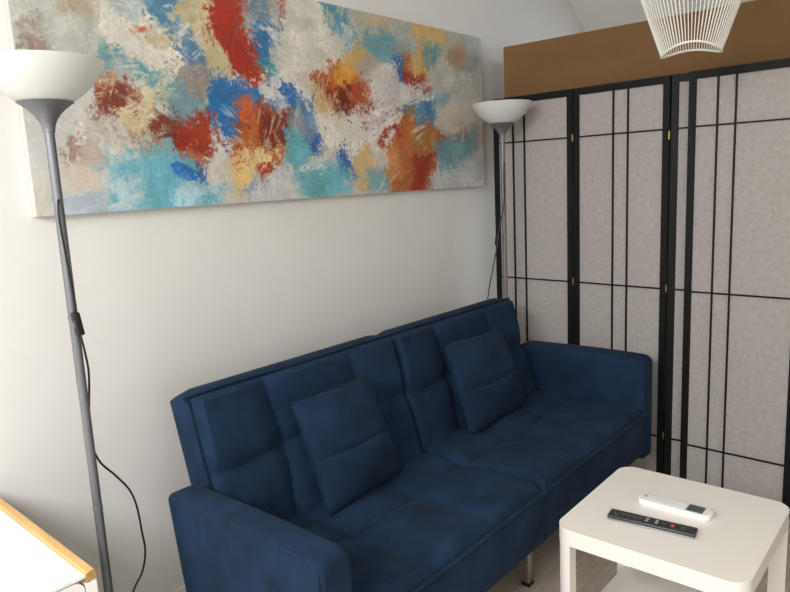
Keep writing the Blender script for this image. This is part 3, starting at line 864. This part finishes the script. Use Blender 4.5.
STROKES = [
  ([(0.011,0.974),(0.164,1.075),(0.185,0.856),(0.148,0.665),(0.09,0.59),(0.01,0.559)],(176,176,162),0.0402,0.023,0.9,0),
  ([(0.068,0.907),(0.107,0.93),(0.106,0.804),(0.085,0.765),(0.063,0.777)],(166,142,112),0.0287,0.0172,0.7,0.2),
  ([(0.013,0.707),(0.027,0.719),(0.031,0.644),(0.043,0.598),(0.012,0.582)],(140,112,98),0.0195,0.0223,0.75,0.5),
  ([(0.111,0.785),(0.247,0.853),(0.261,0.767),(0.236,0.57),(0.172,0.526),(0.127,0.562),(0.118,0.675)],(210,202,182),0.0393,0.0262,0.95,0.1),
  ([(0.106,0.652),(0.13,0.648),(0.137,0.603),(0.127,0.57),(0.1,0.57)],(98,138,140),0.0119,0.0148,0.85,0.3),
  ([(0.125,0.593),(0.159,0.586),(0.172,0.534),(0.17,0.485),(0.133,0.462),(0.104,0.472),(0.106,0.519)],(160,163,156),0.0185,0.0185,0.8,0.2),
  ([(0.099,0.532),(0.118,0.548),(0.122,0.515),(0.104,0.48),(0.096,0.485)],(178,118,72),0.0115,0.0115,0.8,0.3),
  ([(0.188,1.015),(0.255,1.054),(0.241,0.859),(0.225,0.794),(0.205,0.762),(0.191,0.789),(0.178,0.837)],(72,122,152),0.0227,0.0227,0.9,0.45),
  ([(0.133,0.981),(0.176,1.007),(0.184,0.84),(0.156,0.789),(0.131,0.809)],(150,172,176),0.0254,0.019,0.6,0.2),
  ([(0.249,1.091),(0.315,1.133),(0.304,0.914),(0.287,0.829),(0.294,0.728),(0.31,0.637),(0.303,0.563),(0.273,0.552),(0.259,0.63),(0.255,0.749),(0.232,0.789),(0.231,0.845)],(196,178,134),0.0106,0.0248,0.97,0.3),
  ([(0.179,0.712),(0.214,0.758),(0.22,0.727),(0.193,0.677),(0.177,0.672)],(186,170,130),0.0131,0.0164,0.8,0.4),
  ([(0.156,0.731),(0.181,0.745),(0.18,0.733),(0.162,0.722)],(190,84,48),0.0063,0.0063,0.9,0.2),
  ([(0.234,0.757),(0.246,0.737),(0.258,0.681),(0.265,0.616),(0.248,0.602),(0.232,0.624),(0.228,0.688)],(84,118,146),0.0139,0.0173,0.9,0.35),
  ([(0.208,0.575),(0.247,0.594),(0.263,0.546),(0.261,0.484),(0.226,0.47),(0.208,0.508)],(130,112,98),0.0209,0.0209,0.75,0.35),
  ([(0.17,0.542),(0.191,0.538),(0.211,0.501),(0.219,0.444),(0.193,0.431),(0.173,0.477)],(98,158,162),0.0135,0.0169,0.92,0.15),
  ([(0.151,0.595),(0.162,0.595),(0.169,0.556),(0.158,0.546)],(90,148,156),0.0096,0.0096,0.9,0.2),
  ([(0.044,0.215),(0.058,0.292),(0.085,0.407),(0.103,0.433),(0.113,0.411),(0.091,0.347),(0.069,0.254),(0.052,0.208)],(140,92,76),0.0087,0.0203,0.75,0.75),
  ([(0.066,0.36),(0.109,0.38),(0.149,0.32),(0.173,0.246),(0.159,0.196),(0.104,0.195),(0.068,0.238)],(208,200,186),0.0224,0.0192,0.9,0.1),
  ([(0.056,0.261),(0.08,0.277),(0.102,0.214),(0.084,0.176),(0.064,0.207)],(172,146,130),0.0174,0.0145,0.55,0.5),
  ([(0.091,0.477),(0.128,0.504),(0.152,0.473),(0.191,0.38),(0.244,0.3),(0.266,0.327),(0.259,0.211),(0.225,0.168),(0.2,0.203),(0.177,0.258),(0.154,0.36),(0.112,0.395),(0.091,0.431)],(124,56,42),0.0095,0.0191,0.95,0.2),
  ([(0.138,0.478),(0.17,0.493),(0.217,0.477),(0.209,0.433),(0.168,0.419),(0.142,0.44)],(204,186,148),0.0131,0.0197,0.85,0.35),
  ([(0.185,0.454),(0.233,0.48),(0.263,0.45),(0.255,0.387),(0.219,0.367),(0.192,0.398)],(112,146,152),0.0209,0.0244,0.85,0.25),
  ([(0.121,0.397),(0.147,0.417),(0.17,0.395),(0.161,0.328),(0.143,0.302),(0.127,0.343)],(216,198,152),0.0096,0.016,0.95,0.2),
  ([(0.166,0.304),(0.19,0.28),(0.207,0.22),(0.191,0.212),(0.17,0.254)],(196,176,140),0.0131,0.0164,0.8,0.4),
  ([(0.137,0.31),(0.162,0.272),(0.173,0.246),(0.155,0.254)],(160,128,110),0.0127,0.0159,0.7,0.4),
  ([(0.208,0.34),(0.24,0.386),(0.268,0.442),(0.265,0.273),(0.255,0.219),(0.22,0.203),(0.196,0.246)],(158,48,28),0.0107,0.0179,0.92,0.12),
  ([(0.227,0.316),(0.255,0.335),(0.253,0.273),(0.232,0.263)],(176,76,36),0.0179,0.0143,0.7,0.2),
  ([(0.195,0.23),(0.251,0.238),(0.243,0.19),(0.215,0.168),(0.196,0.191)],(190,112,74),0.0139,0.0139,0.8,0.25),
  ([(0.11,0.198),(0.159,0.204),(0.188,0.22),(0.225,0.168),(0.275,0.101),(0.247,-0.004),(0.137,-0.005),(0.106,0.03)],(106,176,188),0.0305,0.0272,0.92,0.15),
  ([(0.177,0.246),(0.2,0.212),(0.199,0.169),(0.174,0.179)],(112,184,196),0.017,0.0136,0.8,0.1),
  ([(0.031,0.073),(0.088,0.065),(0.085,0.001),(0.013,0.008)],(166,184,196),0.0204,0.0175,0.7,0.2),
  ([(0.048,0.177),(0.074,0.176),(0.074,0.114),(0.052,0.109)],(196,172,150),0.0203,0.0145,0.5,0.2),
  ([(0.11,0.126),(0.139,0.14),(0.137,0.007),(0.107,0.004)],(200,202,196),0.0225,0.0161,0.6,0.2),
  ([(0.199,0.091),(0.247,0.122),(0.26,0.066),(0.226,0.008),(0.194,0.031)],(196,208,208),0.0108,0.0287,0.7,0.7),
  ([(0.267,0.363),(0.288,0.347),(0.303,0.255),(0.307,0.172),(0.29,0.09),(0.25,0.086),(0.235,0.159),(0.247,0.202),(0.265,0.255)],(212,202,188),0.0151,0.0189,0.95,0.1),
  ([(0.19,0.183),(0.203,0.191),(0.231,0.149),(0.235,0.114),(0.217,0.116),(0.195,0.144)],(52,116,182),0.0052,0.007,0.98,0.05),
  ([(0.232,0.176),(0.241,0.184),(0.236,0.095),(0.228,0.097)],(50,92,146),0.007,0.014,0.8,0.6),
  ([(0.265,0.546),(0.281,0.567),(0.314,0.575),(0.358,0.52),(0.368,0.448),(0.333,0.368),(0.311,0.284),(0.29,0.31),(0.269,0.363)],(52,112,162),0.0097,0.0193,0.97,0.08),
  ([(0.312,1.13),(0.368,1.165),(0.351,0.874),(0.336,0.797),(0.361,0.734),(0.376,0.581),(0.355,0.556),(0.319,0.621),(0.292,0.727),(0.282,0.801)],(160,52,34),0.0115,0.0153,0.97,0.12),
  ([(0.309,0.742),(0.339,0.753),(0.352,0.684),(0.336,0.653),(0.314,0.673)],(118,32,26),0.0192,0.0192,0.85,0.2),
  ([(0.332,0.669),(0.36,0.687),(0.376,0.59),(0.355,0.562),(0.333,0.598)],(194,84,40),0.0154,0.0154,0.8,0.2),
  ([(0.316,1.048),(0.353,1.07),(0.344,0.906),(0.317,0.867)],(176,70,44),0.0225,0.0187,0.6,0.3),
  ([(0.314,0.805),(0.341,0.825),(0.355,0.785),(0.331,0.75),(0.313,0.761)],(158,132,112),0.0149,0.0149,0.8,0.3),
  ([(0.356,1.159),(0.446,1.215),(0.429,0.935),(0.409,0.843),(0.352,0.812),(0.343,0.879)],(174,168,160),0.0196,0.0313,0.9,0.45),
  ([(0.36,1.028),(0.395,1.048),(0.378,0.886),(0.358,0.859)],(92,120,142),0.0196,0.0235,0.7,0.6),
  ([(0.356,0.823),(0.385,0.843),(0.406,0.824),(0.401,0.719),(0.395,0.669),(0.37,0.644),(0.362,0.715)],(58,116,156),0.0162,0.0202,0.95,0.12),
  ([(0.373,0.663),(0.399,0.671),(0.406,0.616),(0.381,0.62)],(70,144,156),0.0124,0.0166,0.9,0.2),
  ([(0.418,1.106),(0.443,1.121),(0.44,0.941),(0.433,0.862),(0.416,0.855)],(170,92,56),0.0163,0.0204,0.8,0.5),
  ([(0.411,0.89),(0.437,0.921),(0.44,0.884),(0.413,0.849)],(92,98,118),0.0124,0.0165,0.8,0.5),
  ([(0.449,1.171),(0.513,1.208),(0.513,0.914),(0.537,0.72),(0.517,0.53),(0.446,0.508),(0.413,0.589),(0.402,0.691),(0.408,0.805),(0.426,0.849)],(210,203,186),0.0258,0.0301,0.97,0.08),
  ([(0.44,0.614),(0.478,0.653),(0.485,0.585),(0.452,0.558)],(196,180,150),0.0302,0.0215,0.5,0.2),
  ([(0.317,0.44),(0.365,0.48),(0.417,0.405),(0.417,0.336),(0.407,0.247),(0.383,0.168),(0.341,0.142),(0.311,0.172),(0.299,0.246),(0.318,0.331)],(168,78,38),0.0122,0.0244,0.95,0.2),
  ([(0.308,0.448),(0.333,0.478),(0.347,0.435),(0.33,0.378),(0.312,0.403)],(206,92,40),0.0077,0.0193,0.9,0.35),
  ([(0.367,0.54),(0.431,0.583),(0.473,0.512),(0.476,0.442),(0.426,0.435),(0.376,0.468)],(212,206,196),0.0169,0.0296,0.9,0.2),
  ([(0.363,0.427),(0.417,0.415),(0.409,0.316),(0.382,0.257),(0.352,0.332)],(112,38,30),0.0207,0.0249,0.85,0.25),
  ([(0.321,0.34),(0.349,0.36),(0.35,0.266),(0.328,0.228)],(196,112,52),0.0193,0.0193,0.7,0.3),
  ([(0.409,0.569),(0.425,0.552),(0.441,0.497),(0.454,0.478),(0.444,0.438),(0.423,0.474),(0.404,0.539)],(46,106,166),0.0084,0.0253,0.92,0.45),
  ([(0.369,0.495),(0.402,0.47),(0.392,0.441),(0.372,0.457)],(46,106,166),0.0062,0.0207,0.7,0.8),
  ([(0.427,0.474),(0.463,0.47),(0.478,0.36),(0.482,0.247),(0.465,0.227),(0.444,0.308),(0.424,0.386)],(86,124,158),0.0178,0.0222,0.88,0.35),
  ([(0.412,0.405),(0.452,0.399),(0.454,0.319),(0.418,0.327)],(170,150,136),0.0212,0.0169,0.6,0.3),
  ([(0.406,0.336),(0.432,0.347),(0.457,0.267),(0.457,0.196),(0.435,0.145),(0.506,0.173),(0.546,0.138),(0.523,0.043),(0.439,0.001),(0.414,0.056),(0.425,0.126),(0.406,0.207)],(104,168,174),0.0133,0.0178,0.95,0.1),
  ([(0.329,0.124),(0.4,0.168),(0.421,0.117),(0.417,0.005),(0.321,0.001)],(206,202,196),0.0257,0.0257,0.95,0.1),
  ([(0.435,0.156),(0.487,0.195),(0.492,0.173),(0.443,0.134)],(208,210,204),0.0093,0.014,0.8,0.4),
  ([(0.294,0.099),(0.332,0.114),(0.335,0.066),(0.303,0.051)],(120,146,178),0.0193,0.0193,0.7,0.4),
  ([(0.284,0.147),(0.301,0.21),(0.331,0.18),(0.336,0.114),(0.3,0.07)],(224,188,122),0.0094,0.0189,0.95,0.15),
  ([(0.321,0.219),(0.345,0.237),(0.382,0.247),(0.371,0.179),(0.343,0.171),(0.326,0.153)],(230,200,144),0.0079,0.0198,0.95,0.3),
  ([(0.38,0.344),(0.397,0.325),(0.399,0.247),(0.385,0.218)],(214,180,130),0.0083,0.0249,0.7,0.8),
  ([(0.344,0.171),(0.38,0.188),(0.378,0.149),(0.353,0.122)],(170,60,36),0.0081,0.0163,0.95,0.2),
  ([(0.477,0.483),(0.57,0.454),(0.638,0.327),(0.591,0.247),(0.527,0.194),(0.484,0.258)],(214,205,190),0.024,0.0288,0.97,0.06),
  ([(0.467,0.298),(0.486,0.309),(0.487,0.247),(0.469,0.227)],(52,92,154),0.0091,0.0181,0.9,0.4),
  ([(0.525,0.204),(0.539,0.258),(0.551,0.237),(0.546,0.16),(0.531,0.161)],(46,86,148),0.0072,0.0193,0.92,0.4),
  ([(0.531,0.14),(0.562,0.171),(0.574,0.093),(0.55,0.106)],(60,100,156),0.0075,0.0251,0.85,0.6),
  ([(0.506,0.152),(0.547,0.172),(0.553,0.028),(0.492,0.015)],(116,180,190),0.0241,0.0193,0.8,0.15),
  ([(0.518,1.065),(0.568,1.019),(0.577,0.899),(0.604,0.825),(0.589,0.757),(0.561,0.78),(0.541,0.875),(0.516,0.906)],(88,148,164),0.0186,0.0233,0.92,0.4),
  ([(0.552,0.901),(0.582,0.891),(0.579,0.785),(0.558,0.778)],(206,204,194),0.0093,0.028,0.8,0.75),
  ([(0.58,1.004),(0.719,1.0),(0.755,0.934),(0.704,0.859),(0.618,0.863),(0.588,0.914)],(182,174,154),0.0409,0.0307,0.85,0.15),
  ([(0.616,0.978),(0.672,0.98),(0.665,0.945),(0.62,0.938)],(200,164,112),0.0301,0.0201,0.6,0.3),
  ([(0.613,0.871),(0.67,0.903),(0.709,0.849),(0.684,0.774),(0.644,0.773),(0.617,0.808)],(96,148,156),0.0263,0.0263,0.85,0.25),
  ([(0.718,0.954),(0.775,0.977),(0.791,0.853),(0.745,0.793),(0.709,0.839)],(158,166,156),0.0328,0.0328,0.8,0.2),
  ([(0.52,0.664),(0.56,0.727),(0.606,0.816),(0.621,0.766),(0.637,0.727),(0.613,0.656),(0.557,0.612),(0.509,0.61)],(214,172,104),0.0195,0.0292,0.95,0.25),
  ([(0.477,0.633),(0.51,0.652),(0.576,0.647),(0.639,0.585),(0.643,0.547),(0.582,0.488),(0.54,0.47),(0.507,0.528)],(172,78,40),0.0147,0.0293,0.95,0.25),
  ([(0.52,0.655),(0.576,0.679),(0.585,0.628),(0.539,0.597)],(218,160,70),0.0144,0.0192,0.85,0.25),
  ([(0.598,0.716),(0.637,0.727),(0.635,0.661),(0.602,0.642)],(160,158,164),0.0252,0.0252,0.75,0.3),
  ([(0.635,0.651),(0.664,0.68),(0.656,0.577),(0.633,0.573)],(220,172,120),0.0262,0.0262,0.6,0.3),
  ([(0.494,0.587),(0.532,0.554),(0.567,0.517),(0.559,0.442),(0.529,0.449),(0.506,0.508)],(104,36,30),0.0184,0.023,0.85,0.3),
  ([(0.479,0.543),(0.498,0.547),(0.524,0.448),(0.499,0.425),(0.481,0.462)],(206,164,104),0.0226,0.018,0.85,0.2),
  ([(0.642,0.696),(0.695,0.733),(0.71,0.633),(0.807,0.642),(0.812,0.577),(0.695,0.516),(0.637,0.507),(0.627,0.571)],(208,202,192),0.0216,0.0325,0.95,0.15),
  ([(0.762,0.972),(0.863,0.999),(0.875,0.93),(0.832,0.879),(0.792,0.878),(0.783,0.781),(0.751,0.794),(0.772,0.883)],(208,164,92),0.0287,0.0345,0.92,0.25),
  ([(0.738,0.78),(0.79,0.782),(0.817,0.802),(0.794,0.688),(0.749,0.677)],(214,174,104),0.0173,0.0289,0.92,0.3),
  ([(0.715,0.806),(0.739,0.825),(0.743,0.711),(0.718,0.694)],(186,98,50),0.0112,0.0168,0.92,0.2),
  ([(0.696,0.801),(0.714,0.794),(0.719,0.716),(0.73,0.673),(0.716,0.624),(0.702,0.655)],(58,112,160),0.0111,0.0166,0.92,0.25),
  ([(0.724,0.706),(0.756,0.691),(0.798,0.688),(0.799,0.593),(0.76,0.621),(0.73,0.661)],(146,52,40),0.0115,0.0289,0.9,0.4),
  ([(0.792,0.89),(0.84,0.918),(0.845,0.847),(0.81,0.763),(0.79,0.806)],(100,156,164),0.0239,0.0239,0.8,0.3),
  ([(0.869,0.977),(0.959,0.985),(0.989,0.852),(0.955,0.765),(0.874,0.819)],(150,156,146),0.0519,0.0389,0.7,0.15),
  ([(0.882,0.871),(0.927,0.923),(0.941,0.876),(0.902,0.763),(0.876,0.77)],(172,134,88),0.0376,0.0251,0.75,0.2),
  ([(0.809,0.727),(0.887,0.759),(0.987,0.746),(0.989,0.601),(0.812,0.57)],(192,190,178),0.0449,0.0321,0.9,0.1),
  ([(0.581,0.456),(0.637,0.496),(0.684,0.536),(0.701,0.505),(0.635,0.429),(0.594,0.37)],(134,44,36),0.0079,0.0262,0.9,0.35),
  ([(0.59,0.38),(0.646,0.441),(0.657,0.409),(0.605,0.359)],(120,36,32),0.0079,0.0263,0.8,0.5),
  ([(0.584,0.368),(0.641,0.429),(0.689,0.48),(0.694,0.469),(0.646,0.395),(0.594,0.336)],(214,208,198),0.0078,0.0207,0.85,0.4),
  ([(0.701,0.493),(0.812,0.558),(0.815,0.36),(0.742,0.356),(0.705,0.425)],(98,136,158),0.0171,0.0285,0.95,0.25),
  ([(0.785,0.554),(0.815,0.565),(0.813,0.435),(0.793,0.445)],(62,122,166),0.012,0.0179,0.9,0.3),
  ([(0.639,0.372),(0.7,0.448),(0.718,0.426),(0.721,0.308),(0.671,0.247),(0.637,0.305)],(156,54,34),0.0166,0.0277,0.95,0.2),
  ([(0.7,0.435),(0.744,0.464),(0.748,0.344),(0.709,0.319)],(190,112,46),0.0225,0.0225,0.85,0.2),
  ([(0.654,0.27),(0.748,0.368),(0.822,0.374),(0.841,0.274),(0.804,0.148),(0.791,0.023),(0.734,-0.007),(0.683,0.012),(0.65,0.121)],(182,104,56),0.0228,0.0342,0.95,0.25),
  ([(0.742,0.356),(0.843,0.375),(0.841,0.261),(0.752,0.223)],(172,118,64),0.018,0.0299,0.85,0.5),
  ([(0.744,0.187),(0.819,0.211),(0.803,0.122),(0.78,-0.001),(0.731,0.0)],(154,54,34),0.024,0.03,0.9,0.2),
  ([(0.653,0.237),(0.689,0.247),(0.698,0.117),(0.661,0.097)],(208,146,92),0.0277,0.0277,0.7,0.35),
  ([(0.828,0.336),(0.879,0.339),(0.933,0.368),(0.932,0.328),(0.871,0.3),(0.835,0.298)],(164,76,52),0.0159,0.019,0.9,0.2),
  ([(0.83,0.437),(0.919,0.458),(0.925,0.38),(0.836,0.375)],(196,172,154),0.0254,0.0317,0.7,0.4),
  ([(0.82,0.261),(0.871,0.3),(0.925,0.341),(0.973,0.398),(0.971,0.249),(0.898,0.13),(0.839,0.147)],(106,154,158),0.0325,0.039,0.88,0.3),
  ([(0.819,0.571),(0.876,0.582),(0.876,0.55),(0.819,0.54)],(120,160,170),0.0242,0.0182,0.7,0.2),
  ([(0.926,0.394),(0.99,0.426),(0.992,0.262),(0.963,0.302)],(176,140,124),0.0407,0.0339,0.45,0.4),
  ([(0.693,0.522),(0.746,0.554),(0.816,0.577),(0.815,0.559),(0.745,0.53),(0.695,0.504)],(218,212,198),0.0057,0.0114,0.95,0.15),
  ([(0.631,0.484),(0.697,0.562),(0.702,0.54),(0.642,0.462)],(216,210,200),0.0082,0.0219,0.8,0.4),
  ([(0.56,0.258),(0.603,0.292),(0.623,0.168),(0.607,0.022),(0.58,0.019),(0.578,0.159)],(208,174,118),0.0202,0.0253,0.9,0.2),
  ([(0.605,0.136),(0.634,0.156),(0.66,0.038),(0.607,0.022)],(118,158,160),0.0211,0.0211,0.85,0.2),
  ([(0.625,0.27),(0.659,0.247),(0.657,0.155),(0.628,0.168)],(206,200,188),0.0164,0.0219,0.85,0.3),
  ([(0.802,0.085),(0.905,0.117),(0.994,0.18),(1.0,-0.015),(0.801,-0.004)],(192,190,184),0.0455,0.0325,0.9,0.1),
  ([(0.549,0.237),(0.593,0.315),(0.657,0.397),(0.701,0.47),(0.712,0.46),(0.662,0.363),(0.598,0.281),(0.559,0.226)],(224,218,206),0.0052,0.0104,0.95,0.12),
  ([(0.568,0.399),(0.63,0.461),(0.683,0.513),(0.689,0.497),(0.635,0.434),(0.579,0.374)],(224,218,206),0.005,0.0101,0.9,0.15),
  ([(0.707,0.633),(0.72,0.636),(0.721,0.555),(0.708,0.54)],(222,216,204),0.0055,0.0111,0.9,0.2),
  ([(0.649,0.305),(0.68,0.364),(0.688,0.347),(0.66,0.282)],(224,218,206),0.0053,0.0107,0.9,0.2),
  ([(0.748,0.63),(0.808,0.667),(0.807,0.649),(0.753,0.608)],(224,218,206),0.0059,0.0118,0.85,0.25),
  ([(0.273,0.539),(0.292,0.56),(0.309,0.538),(0.295,0.473),(0.308,0.394),(0.284,0.364),(0.271,0.425)],(48,108,158),0.0055,0.011,0.9,0.05),
  ([(0.303,0.897),(0.336,0.894),(0.329,0.812),(0.35,0.73),(0.361,0.614),(0.341,0.599),(0.317,0.665),(0.299,0.755)],(164,50,32),0.0077,0.0116,0.9,0.08),
]



def paint(NX, NZ):
    X, Z = np.meshgrid(np.linspace(0, PWID, NX), np.linspace(0, PHEI, NZ))
    base = np.array([196, 191, 178.])
    img = np.ones((NZ, NX, 3)) * base
    n1 = fbm(X * 4, Z * 4, 3); n2 = fbm(X * 3 + 5, Z * 5, 11)
    img += n1[..., None] * np.array([40, 42, 46.]) + n2[..., None] * np.array([26, 12, -14.])
    relief = np.zeros((NZ, NX))
    d1 = fbm(X * 14, Z * 14, 21, 5); d2 = fbm(X * 14 + 40, Z * 14 + 11, 31, 5)
    e1 = fbm(X * 60, Z * 60, 41, 3); e2 = fbm(X * 60 + 9, Z * 60 + 3, 51, 3)
    grain = fbm(X * 130, Z * 130, 61, 2)
    for si, (poly, col, soft, warp, al, tex) in enumerate(STROKES):
        P = np.array(poly) * np.array([PWID, PHEI])
        lo = P.min(0) - 3 * soft - 3 * warp; hi = P.max(0) + 3 * soft + 3 * warp
        i0, i1 = np.searchsorted(X[0], [lo[0], hi[0]]); j0, j1 = np.searchsorted(Z[:, 0], [lo[1], hi[1]])
        if i1 <= i0 or j1 <= j0: continue
        sl = (slice(j0, j1), slice(i0, i1))
        sh = (si * 37) % 91
        px = X[sl] + warp * 2.6 * np.roll(d1, sh, 1)[sl] + warp * 1.3 * np.roll(e1, sh, 0)[sl]
        pz = Z[sl] + warp * 2.6 * np.roll(d2, sh, 1)[sl] + warp * 1.3 * np.roll(e2, sh, 0)[sl]
        dist = np.full(px.shape, 1e9); inside = np.zeros(px.shape, bool)
        for k in range(len(P)):
            a = P[k]; b = P[(k + 1) % len(P)]
            ab = b - a; L2 = max(ab @ ab, 1e-12)
            t = np.clip(((px - a[0]) * ab[0] + (pz - a[1]) * ab[1]) / L2, 0, 1)
            dist = np.minimum(dist, np.hypot(px - a[0] - t * ab[0], pz - a[1] - t * ab[1]))
            c = ((a[1] > pz) != (b[1] > pz)) & (px < (b[0] - a[0]) * (pz - a[1]) / (b[1] - a[1] + 1e-12) + a[0])
            inside ^= c
        sd = np.where(inside, dist, -dist)
        sd = sd + soft * .35 + warp * .25 + warp * .9 * np.roll(e2, sh, 1)[sl] + warp * .9 * np.roll(grain, sh, 1)[sl]
        mk = np.clip(sd / max(soft * .7, 1e-4) * .5 + .5, 0, 1); mk = mk * mk * (3 - 2 * mk)
        # dry-brush break-up along a slanted direction
        ang = 0.5 + 1.3 * math.sin(si * 2.3)
        ca, sa = math.cos(ang), math.sin(ang)
        st = fbm((px * ca + pz * sa) * 16 + si * 3.1, (-px * sa + pz * ca) * 70 + si, 71 + si, 3)
        if tex > 0:
            th = np.clip((st * .75 + e1[sl] * .5 + .5 - tex * .42 - (1 - mk) * .25) / .12, 0, 1)
            mk = mk * (1 - tex * .9 + tex * .9 * th) * (1 if tex < .3 else np.clip(th + .25, 0, 1))
        mk = mk * al
        c = np.array(col, float)
        sat = c.max() - c.min()
        tone = 1 + .26 * st + .22 * np.roll(d2, sh * 2, 0)[sl] + .10 * e2[sl]
        cc = c * tone[..., None]
        img[sl] = img[sl] * (1 - mk[..., None]) + cc * mk[..., None]
        relief[sl] = relief[sl] * (1 - mk) + mk * (.5 + .9 * st)
    # smeared and broken paint: each pass drags colour over from close by where a streaky noise breaks through
    jj, ii = np.meshgrid(np.arange(NZ), np.arange(NX), indexing='ij')
    rg = np.random.RandomState(5)
    px_m = NX / PWID
    for p_ in range(9):
        ang = rg.uniform(0, math.pi * 2); L = rg.uniform(.008, .03) * px_m
        fl = fbm(X * 6 + p_ * 3.3, Z * 6 - p_ * 2.1, 131 + p_, 3) * 5
        oi = np.clip((ii + L * np.cos(ang + fl)).astype(int), 0, NX - 1); oj = np.clip((jj + L * np.sin(ang + fl)).astype(int), 0, NZ - 1)
        ca, sa = math.cos(ang + .4), math.sin(ang + .4)
        sc = fbm((X * ca + Z * sa) * 22, (-X * sa + Z * ca) * 60, 151 + p_, 4, .7)
        zn = np.clip(fbm(X * 5 + p_, Z * 5 + 2 * p_, 171 + p_, 2) * 4 + .35, 0, 1)
        k = np.clip((sc - .13) / .03, 0, 1) * zn * .85
        img = img * (1 - k[..., None]) + img[oj, oi] * k[..., None]
        relief += k * .4
    # crisp flecks: small islands of the neighbouring paint
    for p_ in range(6):
        ang = rg.uniform(0, math.pi * 2); L = rg.uniform(.018, .055) * px_m
        oi = np.clip((ii + L * math.cos(ang)).astype(int), 0, NX - 1); oj = np.clip((jj + L * math.sin(ang)).astype(int), 0, NZ - 1)
        fr = rg.uniform(22, 48)
        ca, sa = math.cos(ang * 2), math.sin(ang * 2)
        fk = fbm((X * ca + Z * sa) * fr, (-X * sa + Z * ca) * fr * 1.9, 211 + p_, 4, .6)
        zn = fbm(X * 4.5 + 3 * p_, Z * 4.5 + p_, 231 + p_, 2)
        k = np.clip((fk + zn * .5 - .235) / .02, 0, 1) * .92
        img = img * (1 - k[..., None]) + img[oj, oi] * k[..., None]
        relief += k * .5
    # palette-knife scratches of pale paint here and there
    for p_, (ang, col) in enumerate(((.6, (222, 215, 200)), (-.5, (226, 220, 206)), (1.2, (206, 190, 150)), (.2, (216, 210, 198)))):
        ca, sa = math.cos(ang), math.sin(ang)
        sc = fbm((X * ca + Z * sa) * 14, (-X * sa + Z * ca) * 75, 91 + p_, 4, .65); zone = np.clip(fbm(X * 3.4 + 8 * p_, Z * 3.4 + 2, 95 + p_, 3) * 6 - .8, 0, 1)
        k = np.clip((sc - .12) / .04, 0, 1) * zone * .7
        img = img * (1 - k[..., None]) + np.array(col, float) * k[..., None]
        relief += k * .5
    lum = img.mean(-1, keepdims=True)
    img = lum + (img - lum) * .97
    img = (img - 120) * 1.08 + 120
    img *= np.array([.985, 1.0, 1.03])
    img *= (1 + .05 * grain)[..., None]
    return np.clip(img, 6, 245) / 255., relief + grain * .3


NXP, NZP = 820, 268
rgb, rel_ = paint(NXP, NZP)
rgb = np.where(rgb <= .04045, rgb / 12.92, ((rgb + .055) / 1.055) ** 2.4)
pic = empty('canvas_painting', ((PX0 + PX1) / 2, PYB, PZ0))
tag(pic, 'wide abstract canvas painting in teal, rust and cream hung above the sofa', 'painting')
xs = np.linspace(PX0, PX1, NXP) - pic.location.x
zs = np.linspace(PZ0, PZ1, NZP) - pic.location.z
co = np.zeros((NZP, NXP, 3))
co[..., 0] = xs[None, :]; co[..., 2] = zs[:, None]; co[..., 1] = PYF - PYB - .0008 * np.clip(rel_, -1, 1.5)
idx = np.arange(NZP * NXP).reshape(NZP, NXP)
quads = np.stack([idx[:-1, :-1], idx[:-1, 1:], idx[1:, 1:], idx[1:, :-1]], -1).reshape(-1, 4)
me = bpy.data.meshes.new('painted_face')
me.vertices.add(NZP * NXP); me.vertices.foreach_set('co', co.ravel())
me.loops.add(quads.size); me.loops.foreach_set('vertex_index', quads.ravel().astype(np.int32))
me.polygons.add(len(quads)); me.polygons.foreach_set('loop_start', np.arange(0, quads.size, 4, dtype=np.int32))
me.update(calc_edges=True); me.validate()
ca = me.color_attributes.new('paint', 'FLOAT_COLOR', 'POINT')
ca.data.foreach_set('color', np.concatenate([rgb.reshape(-1, 3), np.ones((NZP * NXP, 1))], 1).astype(np.float32).ravel())
me.polygons.foreach_set('use_smooth', [True] * len(me.polygons))
pm = mat('oil_paint', (200, 195, 180), .55, bump=.15, bscale=260, bdist=.001)
at = pm.node_tree.nodes.new('ShaderNodeAttribute'); at.attribute_name = 'paint'
pm.node_tree.links.new(at.outputs['Color'], pm.node_tree.nodes['Principled BSDF'].inputs['Base Color'])
me.materials.append(pm)
po = bpy.data.objects.new('painted_face', me); COL.objects.link(po); po.parent = pic
hwid = PWID / 2
boxo('stretcher', -hwid, hwid, PYF - PYB + .0012, -.0005, 0, PHEI, 'canvas_edge', pic)
